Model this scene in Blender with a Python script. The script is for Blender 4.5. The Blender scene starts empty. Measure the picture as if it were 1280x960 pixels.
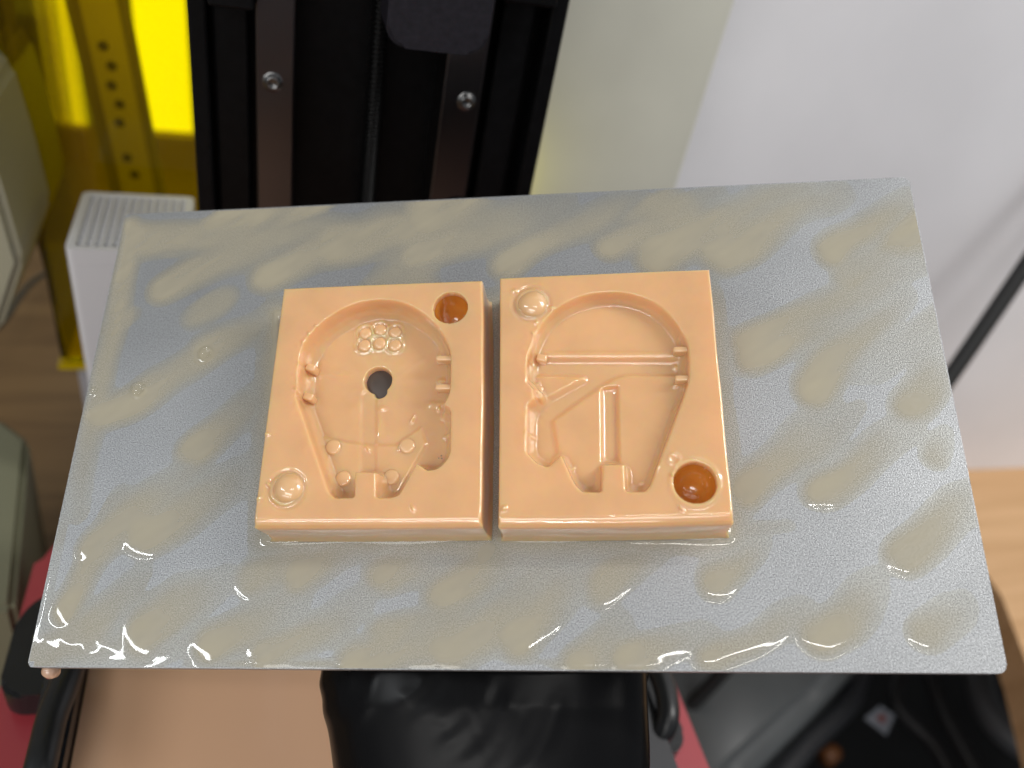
import bpy, bmesh, math, random
import numpy as np
from mathutils import Vector, Matrix
random.seed(4); np.random.seed(4)
S = bpy.context.scene
COL = S.collection
# ------------------------------------------------------------------ camera frame
F = 1040.0                                   # focal length in pixels of the 1280 x 960 photograph
def nrm(v): v = np.array(v, float); return v/np.linalg.norm(v)
UPc = nrm([300/F, 1350/F, 1.0])
FWc = np.array([-301/F, 788/F, -1.0]); FWc = nrm(FWc - UPc*(FWc@UPc))
RTc = np.cross(FWc, UPc)
B = np.array([RTc, FWc, UPc])                # camera coordinates -> world coordinates
CAM = np.array([0.0, 0.0, 0.42])             # desk top is z = 0
def M4(R, t):
    m = Matrix.Identity(4)
    for i in range(3):
        for j in range(3): m[i][j] = float(R[i][j])
        m[i][3] = float(t[i])
    return m
cd = bpy.data.cameras.new('camera'); cam = bpy.data.objects.new('camera', cd); COL.objects.link(cam)
cam.matrix_world = M4(B, CAM)
cd.sensor_width = 36; cd.lens = 36*F/1280; cd.clip_start = 0.005; cd.clip_end = 50
cd.dof.use_dof = True; cd.dof.focus_distance = 0.203; cd.dof.aperture_fstop = 8.5
S.camera = cam
# ------------------------------------------------------------------ plate frame (X right, Y away, Z off the plate)
t0 = np.array([-0.00415787, -0.00571944, -0.20913799])
Xc = nrm([0.99512127, 0.02624576, 0.09510421]); Nc = nrm([-0.09800713, 0.37362863, 0.92238617])
Nc = nrm(Nc - Xc*(Nc@Xc)); Yc = np.cross(Nc, Xc)
RP = np.column_stack([Xc, Yc, Nc])
PW = M4(B@RP, B@t0 + CAM)                    # plate -> world
camP = -RP.T@t0
def inv(u, v, h=0.0):                        # point of the photo -> point at height h over the plate
    r = RP.T@np.array([(u-640)/F, (480-v)/F, -1.0]); k = (h-camP[2])/r[2]
    return (camP + k*r)[:2]
def invs(pts, h=0.0): return np.array([inv(u, v, h) for u, v in pts])
def ray(u, v): return B@np.array([(u-640)/F, (480-v)/F, -1.0])
def onY(u, v, y): r = ray(u, v); return CAM + r*((y-CAM[1])/r[1])
def onZ(u, v, z): r = ray(u, v); return CAM + r*((z-CAM[2])/r[2])
def onX(u, v, x): r = ray(u, v); return CAM + r*((x-CAM[0])/r[0])
# ------------------------------------------------------------------ world and lamps
W = bpy.data.worlds.new('World'); S.world = W; W.use_nodes = True
W.node_tree.nodes['Background'].inputs[0].default_value = (0.90, 0.94, 1.0, 1)
W.node_tree.nodes['Background'].inputs[1].default_value = 0.26
def area(name, loc, target, sx, sy, power, col=(1, 1, 1), spin=0):
    l = bpy.data.lights.new(name, 'AREA'); l.shape = 'RECTANGLE'; l.size = sx; l.size_y = sy
    l.energy = power; l.color = col
    o = bpy.data.objects.new(name, l); COL.objects.link(o)
    q = (Vector(target)-Vector(loc)).to_track_quat('-Z', 'Y'); o.rotation_mode = 'QUATERNION'
    from mathutils import Quaternion
    o.rotation_quaternion = q @ Quaternion((0, 0, 1), spin); o.location = loc
    return o
def plate_pt(x, y, z): return np.array((PW @ Vector((x, y, z)))[:])
TGT = tuple(PW @ Vector((0, 0, 0)))
def dirW(d): return np.array((PW.to_3x3() @ Vector(d))[:])
area('ceiling_light', (1.25, -0.35, 1.75), TGT, .9, 0.9, 10, (1, 0.97, 0.93))
area('tube_lamp', (-0.2, -0.75, 1.75), TGT, 0.6, 0.03, 2.2, (1, 0.98, 0.95))
area('tube_lamp', tuple(np.array(TGT)+dirW(nrm([-.25, -.62, .74]))*1.5), TGT, 1.2, 0.05, 3, (1, 0.98, 0.95))
area('added_rim_lamp', tuple(np.array(TGT)+dirW(nrm([-.1, -.42, .9]))*1.5), TGT, 1.0, 0.26, 4.5, (1, 0.98, 0.95))  # strip lamp added to put highlights on the mould rims
area('tube_lamp', tuple(np.array(TGT)+dirW(nrm([.75, .28, .60]))*1.6), TGT, 0.06, 0.8, 8.5, (1, 0.98, 0.95))
cornerp = plate_pt(-.103, -.059, 0)
dd = dirW(nrm([-0.127, 0.012, 0.195]))
area('window_strip_lamp', tuple(cornerp + dd*1.5), tuple(cornerp), 0.55, 0.05, 3.0, (0.95, 0.98, 1), 0.5)
S.view_settings.view_transform = 'Standard'; S.view_settings.look = 'None'
S.view_settings.exposure = 0.08; S.view_settings.gamma = 1
S.cycles.use_denoising = True; S.cycles.diffuse_bounces = 8; S.cycles.max_bounces = 16
# ------------------------------------------------------------------ materials
def mat(name, col, rough=0.5, metal=0.0, coat=0.0, noise=0.0, nscale=50, bump=0.0, bscale=200, spec=0.5, sss=0, sssr=(.01, .004, .002), emit=0, trans=0):
    m = bpy.data.materials.new(name); m.use_nodes = True; nt = m.node_tree; b = nt.nodes['Principled BSDF']
    b.inputs['Base Color'].default_value = (*col, 1); b.inputs['Roughness'].default_value = rough
    b.inputs['Metallic'].default_value = metal; b.inputs['Coat Weight'].default_value = coat
    b.inputs['Coat Roughness'].default_value = 0.03; b.inputs['Coat IOR'].default_value = 1.7; b.inputs['Specular IOR Level'].default_value = spec
    if sss:
        b.subsurface_method = 'RANDOM_WALK'
        b.inputs['Subsurface Weight'].default_value = sss; b.inputs['Subsurface Radius'].default_value = sssr
        b.inputs['Subsurface Scale'].default_value = 1.0
    if emit: b.inputs['Emission Color'].default_value = (*col, 1); b.inputs['Emission Strength'].default_value = emit
    if trans: b.inputs['Transmission Weight'].default_value = trans
    tc = nt.nodes.new('ShaderNodeTexCoord')
    if noise:
        n = nt.nodes.new('ShaderNodeTexNoise'); n.inputs['Scale'].default_value = nscale; n.inputs['Detail'].default_value = 5
        r = nt.nodes.new('ShaderNodeValToRGB')
        r.color_ramp.elements[0].position = .3; r.color_ramp.elements[1].position = .7
        r.color_ramp.elements[0].color = (*[c*(1-noise) for c in col], 1)
        r.color_ramp.elements[1].color = (*[min(1, c*(1+noise)) for c in col], 1)
        nt.links.new(tc.outputs['Object'], n.inputs['Vector']); nt.links.new(n.outputs['Fac'], r.inputs[0])
        nt.links.new(r.outputs[0], b.inputs['Base Color'])
    if bump:
        n = nt.nodes.new('ShaderNodeTexNoise'); n.inputs['Scale'].default_value = bscale; n.inputs['Detail'].default_value = 3
        p = nt.nodes.new('ShaderNodeBump'); p.inputs['Strength'].default_value = bump; p.inputs['Distance'].default_value = 0.0005
        nt.links.new(tc.outputs['Object'], n.inputs['Vector']); nt.links.new(n.outputs['Fac'], p.inputs['Height'])
        nt.links.new(p.outputs[0], b.inputs['Normal'])
    return m
def wood(name, c1, c2, scale=6, rot=0.0):
    m = mat(name, c1, 0.5); nt = m.node_tree; b = nt.nodes['Principled BSDF']
    tc = nt.nodes.new('ShaderNodeTexCoord'); mp = nt.nodes.new('ShaderNodeMapping')
    mp.inputs['Scale'].default_value = (1, 14, 4); mp.inputs['Rotation'].default_value = (0, 0, rot)
    n = nt.nodes.new('ShaderNodeTexNoise'); n.inputs['Scale'].default_value = scale; n.inputs['Detail'].default_value = 6
    n.inputs['Distortion'].default_value = 0.6
    r = nt.nodes.new('ShaderNodeValToRGB'); r.color_ramp.elements[0].position = .33; r.color_ramp.elements[1].position = .67
    r.color_ramp.elements[0].color = (*c1, 1); r.color_ramp.elements[1].color = (*c2, 1)
    nt.links.new(tc.outputs['Object'], mp.inputs[0]); nt.links.new(mp.outputs[0], n.inputs['Vector'])
    nt.links.new(n.outputs['Fac'], r.inputs[0]); nt.links.new(r.outputs[0], b.inputs['Base Color'])
    return m
RESIN_COL = (0.77, 0.455, 0.22)
m_resin = mat('peach_resin', RESIN_COL, 0.26, coat=1.0, sss=0.75, sssr=(.0075, .0024, .0006), noise=.07, nscale=75, bump=.04, bscale=260)
m_resin_part = mat('peach_resin_part', (0.78, 0.48, 0.235), 0.3, coat=1.0, sss=0.25, sssr=(.0012, .0005, .0002))
m_resin_pool = mat('peach_resin_liquid', (0.88, 0.54, 0.34), 0.12, coat=0.4, sss=0)
m_black = mat('black_anodised_metal', (0.003, 0.003, 0.0035), 0.45, metal=0.0, noise=.3, nscale=300, spec=.12)
m_blackpl = mat('black_plastic', (0.010, 0.011, 0.012), 0.35, noise=.2, nscale=120)
m_rail = mat('polished_rail_steel', (0.085, 0.078, 0.082), 0.3, metal=1.0)
m_bolt = mat('bolt_steel', (0.16, 0.16, 0.16), 0.3, metal=1.0)
m_screw = mat('lead_screw_steel', (0.02, 0.02, 0.02), 0.4, metal=1.0)
m_red = mat('red_painted_metal', (0.40, 0.045, 0.057), 0.35, coat=.3)
m_white = mat('white_plastic', (0.72, 0.72, 0.74), 0.4, bump=.1, bscale=1500)
m_greyw = mat('grey_white_plastic', (0.42, 0.40, 0.42), 0.45)
m_desk_shaded = wood('wood_desk_shaded', (0.17, 0.095, 0.035), (0.26, 0.155, 0.06), 5, 0.2)  # left desk: the printer's shade is put into a darker wood colour
m_desk_lit = wood('wood_desk_lit', (0.56, 0.33, 0.155), (0.66, 0.41, 0.21), 7, 0.9)  # right desk: lit copy of the desk wood
m_wall = mat('white_paint', (0.83, 0.835, 0.87), 0.6, noise=.06, nscale=7)
m_panel = mat('beige_panel', (0.66, 0.665, 0.585), 0.45, noise=.08, nscale=12)
m_dark = mat('dark_floor', (0.012, 0.013, 0.014), 0.6, noise=.5, nscale=9)
m_grey = mat('grey_box', (0.085, 0.092, 0.095), 0.5, noise=.25, nscale=10)

# plate metal: sandblasted aluminium with a fine sparkling grain
def plate_mat():
    m = mat('sandblasted_aluminium', (0.36, 0.385, 0.42), 0.45, metal=0.75)
    nt = m.node_tree; b = nt.nodes['Principled BSDF']; tc = nt.nodes.new('ShaderNodeTexCoord')
    n = nt.nodes.new('ShaderNodeTexNoise'); n.inputs['Scale'].default_value = 3300; n.inputs['Detail'].default_value = 2
    n2 = nt.nodes.new('ShaderNodeTexNoise'); n2.inputs['Scale'].default_value = 28; n2.inputs['Detail'].default_value = 4
    r = nt.nodes.new('ShaderNodeValToRGB'); r.color_ramp.elements[0].position = .30; r.color_ramp.elements[1].position = .72
    r.color_ramp.elements[0].color = (0.25, 0.257, 0.262, 1); r.color_ramp.elements[1].color = (0.70, 0.718, 0.738, 1)
    mx = nt.nodes.new('ShaderNodeMix'); mx.data_type = 'RGBA'; mx.blend_type = 'MULTIPLY'; mx.inputs[0].default_value = .35
    nt.links.new(tc.outputs['Object'], n.inputs['Vector']); nt.links.new(tc.outputs['Object'], n2.inputs['Vector'])
    nt.links.new(n.outputs['Fac'], r.inputs[0]); nt.links.new(r.outputs[0], mx.inputs[6]); nt.links.new(n2.outputs['Fac'], mx.inputs[7])
    nt.links.new(mx.outputs[2], b.inputs['Base Color'])
    p = nt.nodes.new('ShaderNodeBump'); p.inputs['Strength'].default_value = .4; p.inputs['Distance'].default_value = 0.00025
    nt.links.new(n.outputs['Fac'], p.inputs['Height']); nt.links.new(p.outputs[0], b.inputs['Normal'])
    return m
m_plate = plate_mat()

# thin wet resin: clear where thin, beige where it pools, always glossy
def film_mat():
    m = bpy.data.materials.new('wet_resin_film'); m.use_nodes = True; nt = m.node_tree; nt.nodes.clear()
    out = nt.nodes.new('ShaderNodeOutputMaterial'); at = nt.nodes.new('ShaderNodeAttribute'); at.attribute_name = 'depth'
    tr = nt.nodes.new('ShaderNodeBsdfTransparent'); df = nt.nodes.new('ShaderNodeBsdfDiffuse'); gl = nt.nodes.new('ShaderNodeBsdfGlossy')
    df.inputs[0].default_value = (0.58, 0.515, 0.36, 1); gl.inputs['Roughness'].default_value = .04
    tr.inputs[0].default_value = (0.995, 0.99, 0.965, 1)
    m1 = nt.nodes.new('ShaderNodeMixShader'); m2 = nt.nodes.new('ShaderNodeMixShader'); fr = nt.nodes.new('ShaderNodeFresnel')
    fr.inputs[0].default_value = 1.47
    nt.links.new(at.outputs['Fac'], m1.inputs[0]); nt.links.new(tr.outputs[0], m1.inputs[1]); nt.links.new(df.outputs[0], m1.inputs[2])
    ge = nt.nodes.new('ShaderNodeNewGeometry'); mu = nt.nodes.new('ShaderNodeMath'); mu.operation = 'MULTIPLY'; iv = nt.nodes.new('ShaderNodeMath'); iv.operation = 'SUBTRACT'; iv.inputs[0].default_value = 1
    nt.links.new(ge.outputs['Backfacing'], iv.inputs[1]); nt.links.new(iv.outputs[0], mu.inputs[0]); nt.links.new(fr.outputs[0], mu.inputs[1])
    nt.links.new(mu.outputs[0], m2.inputs[0]); nt.links.new(m1.outputs[0], m2.inputs[1]); nt.links.new(gl.outputs[0], m2.inputs[2])
    nt.links.new(m2.outputs[0], out.inputs[0])
    return m
m_film = film_mat()
def amber_mat():
    m = bpy.data.materials.new('amber_acrylic'); m.use_nodes = True; nt = m.node_tree; nt.nodes.clear()
    out = nt.nodes.new('ShaderNodeOutputMaterial')
    tr = nt.nodes.new('ShaderNodeBsdfTransparent'); gl = nt.nodes.new('ShaderNodeBsdfGlossy'); df = nt.nodes.new('ShaderNodeBsdfTranslucent')
    tr.inputs[0].default_value = (0.93, 0.85, 0.01, 1); gl.inputs['Roughness'].default_value = .05
    df.inputs[0].default_value = (0.75, 0.55, 0.0, 1)
    m1 = nt.nodes.new('ShaderNodeMixShader'); m1.inputs[0].default_value = .12
    m2 = nt.nodes.new('ShaderNodeMixShader'); fr = nt.nodes.new('ShaderNodeFresnel'); fr.inputs[0].default_value = 1.3
    nt.links.new(tr.outputs[0], m1.inputs[1]); nt.links.new(df.outputs[0], m1.inputs[2])
    nt.links.new(fr.outputs[0], m2.inputs[0]); nt.links.new(m1.outputs[0], m2.inputs[1]); nt.links.new(gl.outputs[0], m2.inputs[2])
    nt.links.new(m2.outputs[0], out.inputs[0]); return m
m_amber = amber_mat()
m_amber_edge = mat('amber_edge', (0.62, 0.43, 0.0), 0.3)
m_glass = mat('clear_resin_bubble', (0.80, 0.76, 0.62), 0.03, trans=1.0)

# ------------------------------------------------------------------ helpers
def tag(o, label=None, cat=None, group=None, kind=None):
    if label: o['label'] = label
    if cat: o['category'] = cat
    if group: o['group'] = group
    if kind: o['kind'] = kind
    return o
def empty(name, loc=(0, 0, 0), m=None):
    o = bpy.data.objects.new(name, None); COL.objects.link(o); o.empty_display_size = .01
    o.matrix_world = m if m is not None else Matrix.Translation(loc)
    return o
def link_mesh(name, me, m, parent=None, smooth=False, mw=None):
    o = bpy.data.objects.new(name, me); COL.objects.link(o)
    if m: me.materials.append(m)
    if smooth: me.polygons.foreach_set('use_smooth', [True]*len(me.polygons))
    if parent: o.parent = parent
    if mw is not None: o.matrix_local = mw
    return o
def bmobj(name, bm, m, parent=None, smooth=False, mw=None):
    me = bpy.data.meshes.new(name); bm.normal_update(); bm.to_mesh(me); bm.free()
    return link_mesh(name, me, m, parent, smooth, mw)
def add_box(bm, lo, hi, bev=0.0, seg=2):
    r = bmesh.ops.create_cube(bm, size=1.0); vs = r['verts']
    for v in vs: v.co = Vector([lo[i] + (v.co[i]+.5)*(hi[i]-lo[i]) for i in range(3)])
    if bev:
        es = list({e for v in vs for e in v.link_edges})
        bmesh.ops.bevel(bm, geom=es, offset=bev, segments=seg, affect='EDGES', profile=.5)
def box(name, lo, hi, m, parent=None, bev=0.0, seg=2, smooth=False):
    bm = bmesh.new(); add_box(bm, lo, hi, bev, seg); return bmobj(name, bm, m, parent, smooth)
def prism_pts(bm, pts, z0, z1, bev=0):
    a = [bm.verts.new((p[0], p[1], z0)) for p in pts]; b = [bm.verts.new((p[0], p[1], z1)) for p in pts]
    n = len(pts); bm.faces.new(a[::-1]); top = bm.faces.new(b)
    for i in range(n): bm.faces.new((a[i], a[(i+1) % n], b[(i+1) % n], b[i]))
    if bev: bmesh.ops.bevel(bm, geom=list(top.edges), offset=bev, segments=2, affect='EDGES')
def rrect(x0, y0, x1, y1, r, n=6):
    if not hasattr(r, '__len__'): r = [r]*4
    P = []
    for (cx, cy, a0, rr) in ((x1, y1, 0, r[0]), (x0, y1, 90, r[1]), (x0, y0, 180, r[2]), (x1, y0, 270, r[3])):
        sx = -1 if cx == x1 else 1; sy = -1 if cy == y1 else 1
        for k in range(n+1):
            a = math.radians(a0+90*k/n); P.append((cx+sx*rr+rr*math.cos(a), cy+sy*rr+rr*math.sin(a)))
    return P
def tube(name, pts, rad, m, parent=None, seg=16, closed_ends=True):
    pts = [Vector(p) for p in pts]; bm = bmesh.new(); rings = []
    rads = rad if hasattr(rad, '__len__') else [rad]*len(pts)
    up = Vector((0, 0, 1))
    for i, p in enumerate(pts):
        t = (pts[min(i+1, len(pts)-1)]-pts[max(i-1, 0)]).normalized()
        a = t.cross(up); a = a.normalized() if a.length > 1e-4 else Vector((1, 0, 0)); b = t.cross(a)
        rings.append([bm.verts.new(p+(a*math.cos(2*math.pi*k/seg)+b*math.sin(2*math.pi*k/seg))*rads[i]) for k in range(seg)])
    for i in range(len(rings)-1):
        for k in range(seg): bm.faces.new((rings[i][k], rings[i][(k+1) % seg], rings[i+1][(k+1) % seg], rings[i+1][k]))
    if closed_ends: bm.faces.new(rings[0][::-1]); bm.faces.new(rings[-1])
    bmesh.ops.recalc_face_normals(bm, faces=bm.faces)
    return bmobj(name, bm, m, parent, True)
def catmull(P, n=8):
    P = [np.array(p, float) for p in P]; P = [2*P[0]-P[1]]+P+[2*P[-1]-P[-2]]; out = []
    for i in range(1, len(P)-2):
        for k in range(n):
            t = k/n; a, b, c, d = P[i-1:i+3]
            out.append(.5*((2*b)+(-a+c)*t+(2*a-5*b+4*c-d)*t*t+(-a+3*b-3*c+d)*t**3))
    out.append(P[-2]); return out
def lathe(prof, seg=24):
    bm = bmesh.new(); rings = []
    for r, z in prof:
        rings.append([bm.verts.new((r*math.cos(2*math.pi*k/seg), r*math.sin(2*math.pi*k/seg), z)) for k in range(seg)] if r > 1e-9 else [bm.verts.new((0, 0, z))])
    for a, b in zip(rings, rings[1:]):
        for k in range(seg):
            k2 = (k+1) % seg
            if len(a) == 1: bm.faces.new((a[0], b[k], b[k2]))
            elif len(b) == 1: bm.faces.new((a[k], a[k2], b[0]))
            else: bm.faces.new((a[k], a[k2], b[k2], b[k]))
    bmesh.ops.recalc_face_normals(bm, faces=bm.faces)
    me = bpy.data.meshes.new('lathe'); bm.to_mesh(me); bm.free(); return me
def grid_mesh(X, Y, Z, keep=None, skirt=None):
    ny, nx = X.shape; idx = np.arange(nx*ny).reshape(ny, nx)
    V = np.stack([X, Y, Z], -1).reshape(-1, 3)
    q = np.stack([idx[:-1, :-1], idx[:-1, 1:], idx[1:, 1:], idx[1:, :-1]], -1).reshape(-1, 4)
    if keep is not None: q = q[keep.reshape(-1)]
    if skirt is not None:
        ring = np.concatenate([idx[0, :], idx[1:, -1], idx[-1, -2::-1], idx[-2:0:-1, 0]])
        base = V[ring].copy(); levels = []; n0 = len(V); nr = len(ring)
        prev = ring
        cxy = V[ring][:, :2].mean(0)
        for (zz, out) in skirt:
            b = base.copy(); s = np.zeros((nr, 2))
            s[:nx, 1] = -1; s[nx-1:nx+ny-1, 0] = 1; s[nx+ny-2:2*nx+ny-2, 1] = 1; s[2*nx+ny-3:, 0] = -1; s[0, 0] = -1
            b[:, :2] += s*out
            b[:, 2] = zz if zz is not None else b[:, 2]
            V = np.vstack([V, b]); cur = np.arange(n0, n0+nr); n0 += nr
            q = np.vstack([q, np.stack([prev, cur, np.roll(cur, -1), np.roll(prev, -1)], -1)]); prev = cur
    used = np.zeros(len(V), bool); used[q.reshape(-1)] = True
    re = np.cumsum(used)-1; V = V[used]; q = re[q]
    me = bpy.data.meshes.new('grid'); me.vertices.add(len(V)); me.vertices.foreach_set('co', V.astype(np.float32).reshape(-1))
    me.loops.add(q.size); me.loops.foreach_set('vertex_index', q.reshape(-1).astype(np.int32))
    me.polygons.add(len(q)); me.polygons.foreach_set('loop_start', np.arange(0, q.size, 4, dtype=np.int32))
    me.polygons.foreach_set('loop_total', np.full(len(q), 4, np.int32)) if False else None
    me.update(calc_edges=True); me.validate()
    return me, used
def gblur(A, s):
    r = int(3*s+1); k = np.exp(-.5*(np.arange(-r, r+1)/s)**2); k /= k.sum()
    P = np.pad(A, r, mode='edge'); T = np.zeros((P.shape[0], A.shape[1]))
    for i, w in enumerate(k): T += w*P[:, i:i+A.shape[1]]
    O = np.zeros(A.shape)
    for i, w in enumerate(k): O += w*T[i:i+A.shape[0], :]
    return O
def chaikin(P, it=3, lim=38):
    for _ in range(it):
        out = []; n = len(P)
        for i in range(n):
            a, b, c = np.array(P[i-1]), np.array(P[i]), np.array(P[(i+1) % n]); u = b-a; v = c-b
            ang = abs(math.degrees(math.atan2(u[0]*v[1]-u[1]*v[0], u@v)))
            if ang < lim and ang > .5: m = min(np.linalg.norm(u), np.linalg.norm(v))*.25; out += [b-u/np.linalg.norm(u)*m, b+v/np.linalg.norm(v)*m]
            else: out.append(b)
        P = out
    return P
def sd_poly(X, Y, P):
    P = np.array(chaikin(P)); d = np.full(X.shape, 1e9); ins = np.zeros(X.shape, bool)
    for i in range(len(P)):
        a = P[i]; b = P[(i+1) % len(P)]; e = b-a; wx = X-a[0]; wy = Y-a[1]
        t = np.clip((wx*e[0]+wy*e[1])/(e@e+1e-18), 0, 1); d = np.minimum(d, (wx-t*e[0])**2+(wy-t*e[1])**2)
        c = ((a[1] > Y) != (b[1] > Y)) & (X < (b[0]-a[0])*(Y-a[1])/(b[1]-a[1]+1e-18)+a[0]); ins ^= c
    return np.sqrt(d)*np.where(ins, -1, 1)
def sd_seg(X, Y, a, b):
    e = b-a; wx = X-a[0]; wy = Y-a[1]; t = np.clip((wx*e[0]+wy*e[1])/(e@e+1e-18), 0, 1)
    return np.sqrt((wx-t*e[0])**2+(wy-t*e[1])**2), t
def sst(x, a, b): t = np.clip((x-a)/(b-a), 0, 1); return t*t*(3-2*t)
def vnoise(X, Y, sc, seed):
    rs = np.random.RandomState(seed); G = rs.rand(64, 64); x = X*sc+100; y = Y*sc+100
    xi = np.floor(x).astype(int); yi = np.floor(y).astype(int); fx = x-xi; fy = y-yi; fx = fx*fx*(3-2*fx); fy = fy*fy*(3-2*fy)
    g = lambda i, j: G[i % 64, j % 64]
    return (g(yi, xi)*(1-fx)+g(yi, xi+1)*fx)*(1-fy)+(g(yi+1, xi)*(1-fx)+g(yi+1, xi+1)*fx)*fy

# ================================================================== SETTING
XG = onZ(862, 900, .12)[0]+.004
bm = bmesh.new(); prism_pts(bm, [(-1.6, -.8), (XG, -.8), (XG, 1.0), (-1.6, 1.0)], -.03, 0, .004)
desk = bmobj('desk', bm, m_desk_shaded); tag(desk, kind='structure')
E_ = [onZ(u, v, 0) for u, v in ((1120, 600), (1222, 690), (1252, 745), (1284, 830), (1330, 1000))]
bm = bmesh.new(); prism_pts(bm, [(XG+.002, .36)]+[(p[0], p[1]) for p in E_]+[(2.2, E_[-1][1]), (2.2, 1.0), (XG+.002, 1.0)], -.03, 0, .006)
desk = bmobj('desk', bm, m_desk_lit); tag(desk, kind='structure')
fl = box('floor', (-2.5, -2.5, -.36), (3.0, 2.5, -.35), m_dark); tag(fl, kind='structure')
wl = box('wall', (-2.5, 1.0, -.35), (-.02, 1.04, 2.4), mat('back_wall_paint', (0.45, 0.43, 0.38), .7, noise=.05, nscale=5)); tag(wl, kind='structure')
wr = box('wall', (0.03, .405, .0005), (2.2, .44, 1.6), m_wall); tag(wr, kind='structure')

# ================================================================== PRINTER
ZB = 0.12                                      # top of the red base
xl = onZ(60, 640, ZB)[0]; xr = onZ(862, 900, ZB)[0]
pr = empty('resin_printer', (0, .1, 0))
tag(pr, 'red and black resin printer with tall column and a vat of peach resin', 'printer')
Ti = Matrix.Translation((0, -.1, 0))
def pp(o): o.matrix_local = Ti @ o.matrix_local; return o
bm = bmesh.new(); prism_pts(bm, rrect(xl, -.16, xr, .385, .03), 0.006, ZB, .006); pp(bmobj('base', bm, m_red, pr, False))
YC = .283
cx0 = onY(240, 120, YC)[0]; cx1 = onY(688, 120, YC)[0]
def xc(u, v, y=YC): return onY(u, v, y)[0]
col = empty('column'); col.parent = pr; col.matrix_local = Ti
ZT = .62
# column: back plate with proud side posts and centre post leaving channels
fr_ = bmesh.new()
add_box(fr_, (cx0, YC+.012, ZB), (cx1, YC+.05, ZT))
add_box(fr_, (cx0, YC-.001, ZB+.002), (xc(263, 120), YC+.0115, ZT-.001), .001)
add_box(fr_, (xc(668, 120), YC-.001, ZB+.002), (cx1, YC+.0115, ZT-.001), .001)
add_box(fr_, (xc(268, 120), YC+.003, ZB+.002), (xc(312, 120), YC+.0115, ZT-.002), .001)
add_box(fr_, (xc(615, 120), YC+.003, ZB+.002), (xc(655, 120), YC+.0115, ZT-.002), .001)
bmobj('column_frame', fr_, m_black, col)
for (u0, u1, ub, vb, yy) in ((320, 368, 341, 103, YC), (551, 600, 583, 127, YC)):
    a = xc(u0, 110, yy); b = xc(u1, 110, yy)
    bm = bmesh.new(); add_box(bm, (a, yy-.004, ZB+.003), (b, yy+.0118, ZT-.003), .0008)
    rail = bmobj('rail', bm, m_rail, col)
    c = onY(ub, vb, yy-.004)
    for k in (-2, -1, 0, 1, 2, 3):
        z = c[2]+k*.06
        if z < ZB+.01 or z > ZT-.01: continue
        ring = link_mesh('bolt', lathe([(0, .0010), (.0011, .0010), (.0015, .0016), (.0022, .0014), (.0025, .0007), (.0025, 0), (.0032, .0001), (.0036, -.0004)]) if k == -2 or 'boltme' not in globals() else boltme, None, rail, True)
        if 'boltme' not in globals(): boltme = ring.data; boltme.materials.append(m_bolt)
        ring.matrix_local = Matrix.Translation((c[0], yy-.004, z)) @ Matrix.Rotation(math.radians(90), 4, 'X')
# lead screw with a real helical thread
xs = xc(470, 120, YC-.001)
bm = bmesh.new(); nt_ = 16; R0 = .0026; pitch = .0016; rows = []
nz = int((ZT-ZB-.01)/pitch*6)
for i in range(nz):
    z = ZB+.005+i*pitch/6
    rows.append([bm.verts.new((xs+(R0+.0005*math.cos(2*math.pi*i/6-2*math.pi*k/nt_))*math.cos(2*math.pi*k/nt_), YC+.004+(R0+.0005*math.cos(2*math.pi*i/6-2*math.pi*k/nt_))*math.sin(2*math.pi*k/nt_), z)) for k in range(nt_)])
for a, b in zip(rows, rows[1:]):
    for k in range(nt_): bm.faces.new((a[k], a[(k+1) % nt_], b[(k+1) % nt_], b[k]))
bmobj('lead_screw', bm, m_screw, col, True)
# carriage and its front plate with rounded lower corners
yb = YC-.028
pa = onY(481, 60, yb); pb = onY(607, 72, yb)
zl = pb[2]
car = empty('carriage'); car.parent = pr; car.matrix_local = Ti
bm = bmesh.new(); prism_pts(bm, rrect(pa[0], zl, pb[0], zl+.10, .006, 8), 0, .018, .0012)
o = bmobj('carriage_plate', bm, mat('scuffed_black_plate', (0.014, 0.013, 0.018), .42, noise=.25, nscale=500, spec=.25), car, False, Matrix.Translation((0, yb+.018, 0)) @ Matrix.Rotation(math.radians(90), 4, 'X'))
box('carriage_block', (pa[0]-.008, yb+.0185, zl+.012), (pb[0]-.004, YC-.006, zl+.11), m_black, car, .001)
box('limit_block', (xc(262, 5), YC-.01, onY(290, 12, YC-.01)[2]), (xc(318, 5), YC-.0045, ZT-.02), m_black, col, .001)
box('limit_block', (xc(622, 5), YC-.006, onY(655, 7, YC-.006)[2]), (xc(690, 5), YC-.0015, ZT-.02), m_black, col, .001)
# vat
ZV = .146
vat = empty('vat'); vat.parent = pr; vat.matrix_local = Ti
vxl = onZ(46, 900, ZV+.006)[0]; rxl = onZ(97, 900, ZV)[0]; vxr = onZ(812, 900, ZV)[0]
def frame_bm(o0, o1, i0, i1, z0, z1, ro, ri):
    bm = bmesh.new(); O = rrect(*o0, *o1, ro); I = rrect(*i0, *i1, ri); n = len(O)
    L = [[bm.verts.new((p[0], p[1], z)) for p in Q] for Q, z in ((O, z0), (O, z1), (I, z1), (I, z0))]
    for a, b in zip(L, L[1:]+L[:1]):
        for k in range(n): bm.faces.new((a[k], a[(k+1) % n], b[(k+1) % n], b[k]))
    bmesh.ops.bevel(bm, geom=[e for e in bm.edges if all(abs(v.co.z-z1) < 1e-6 for v in e.verts) and any(f.normal.z < .5 for f in e.link_faces)], offset=.002, segments=3, affect='EDGES') if False else None
    bmesh.ops.recalc_face_normals(bm, faces=bm.faces); return bm
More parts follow.
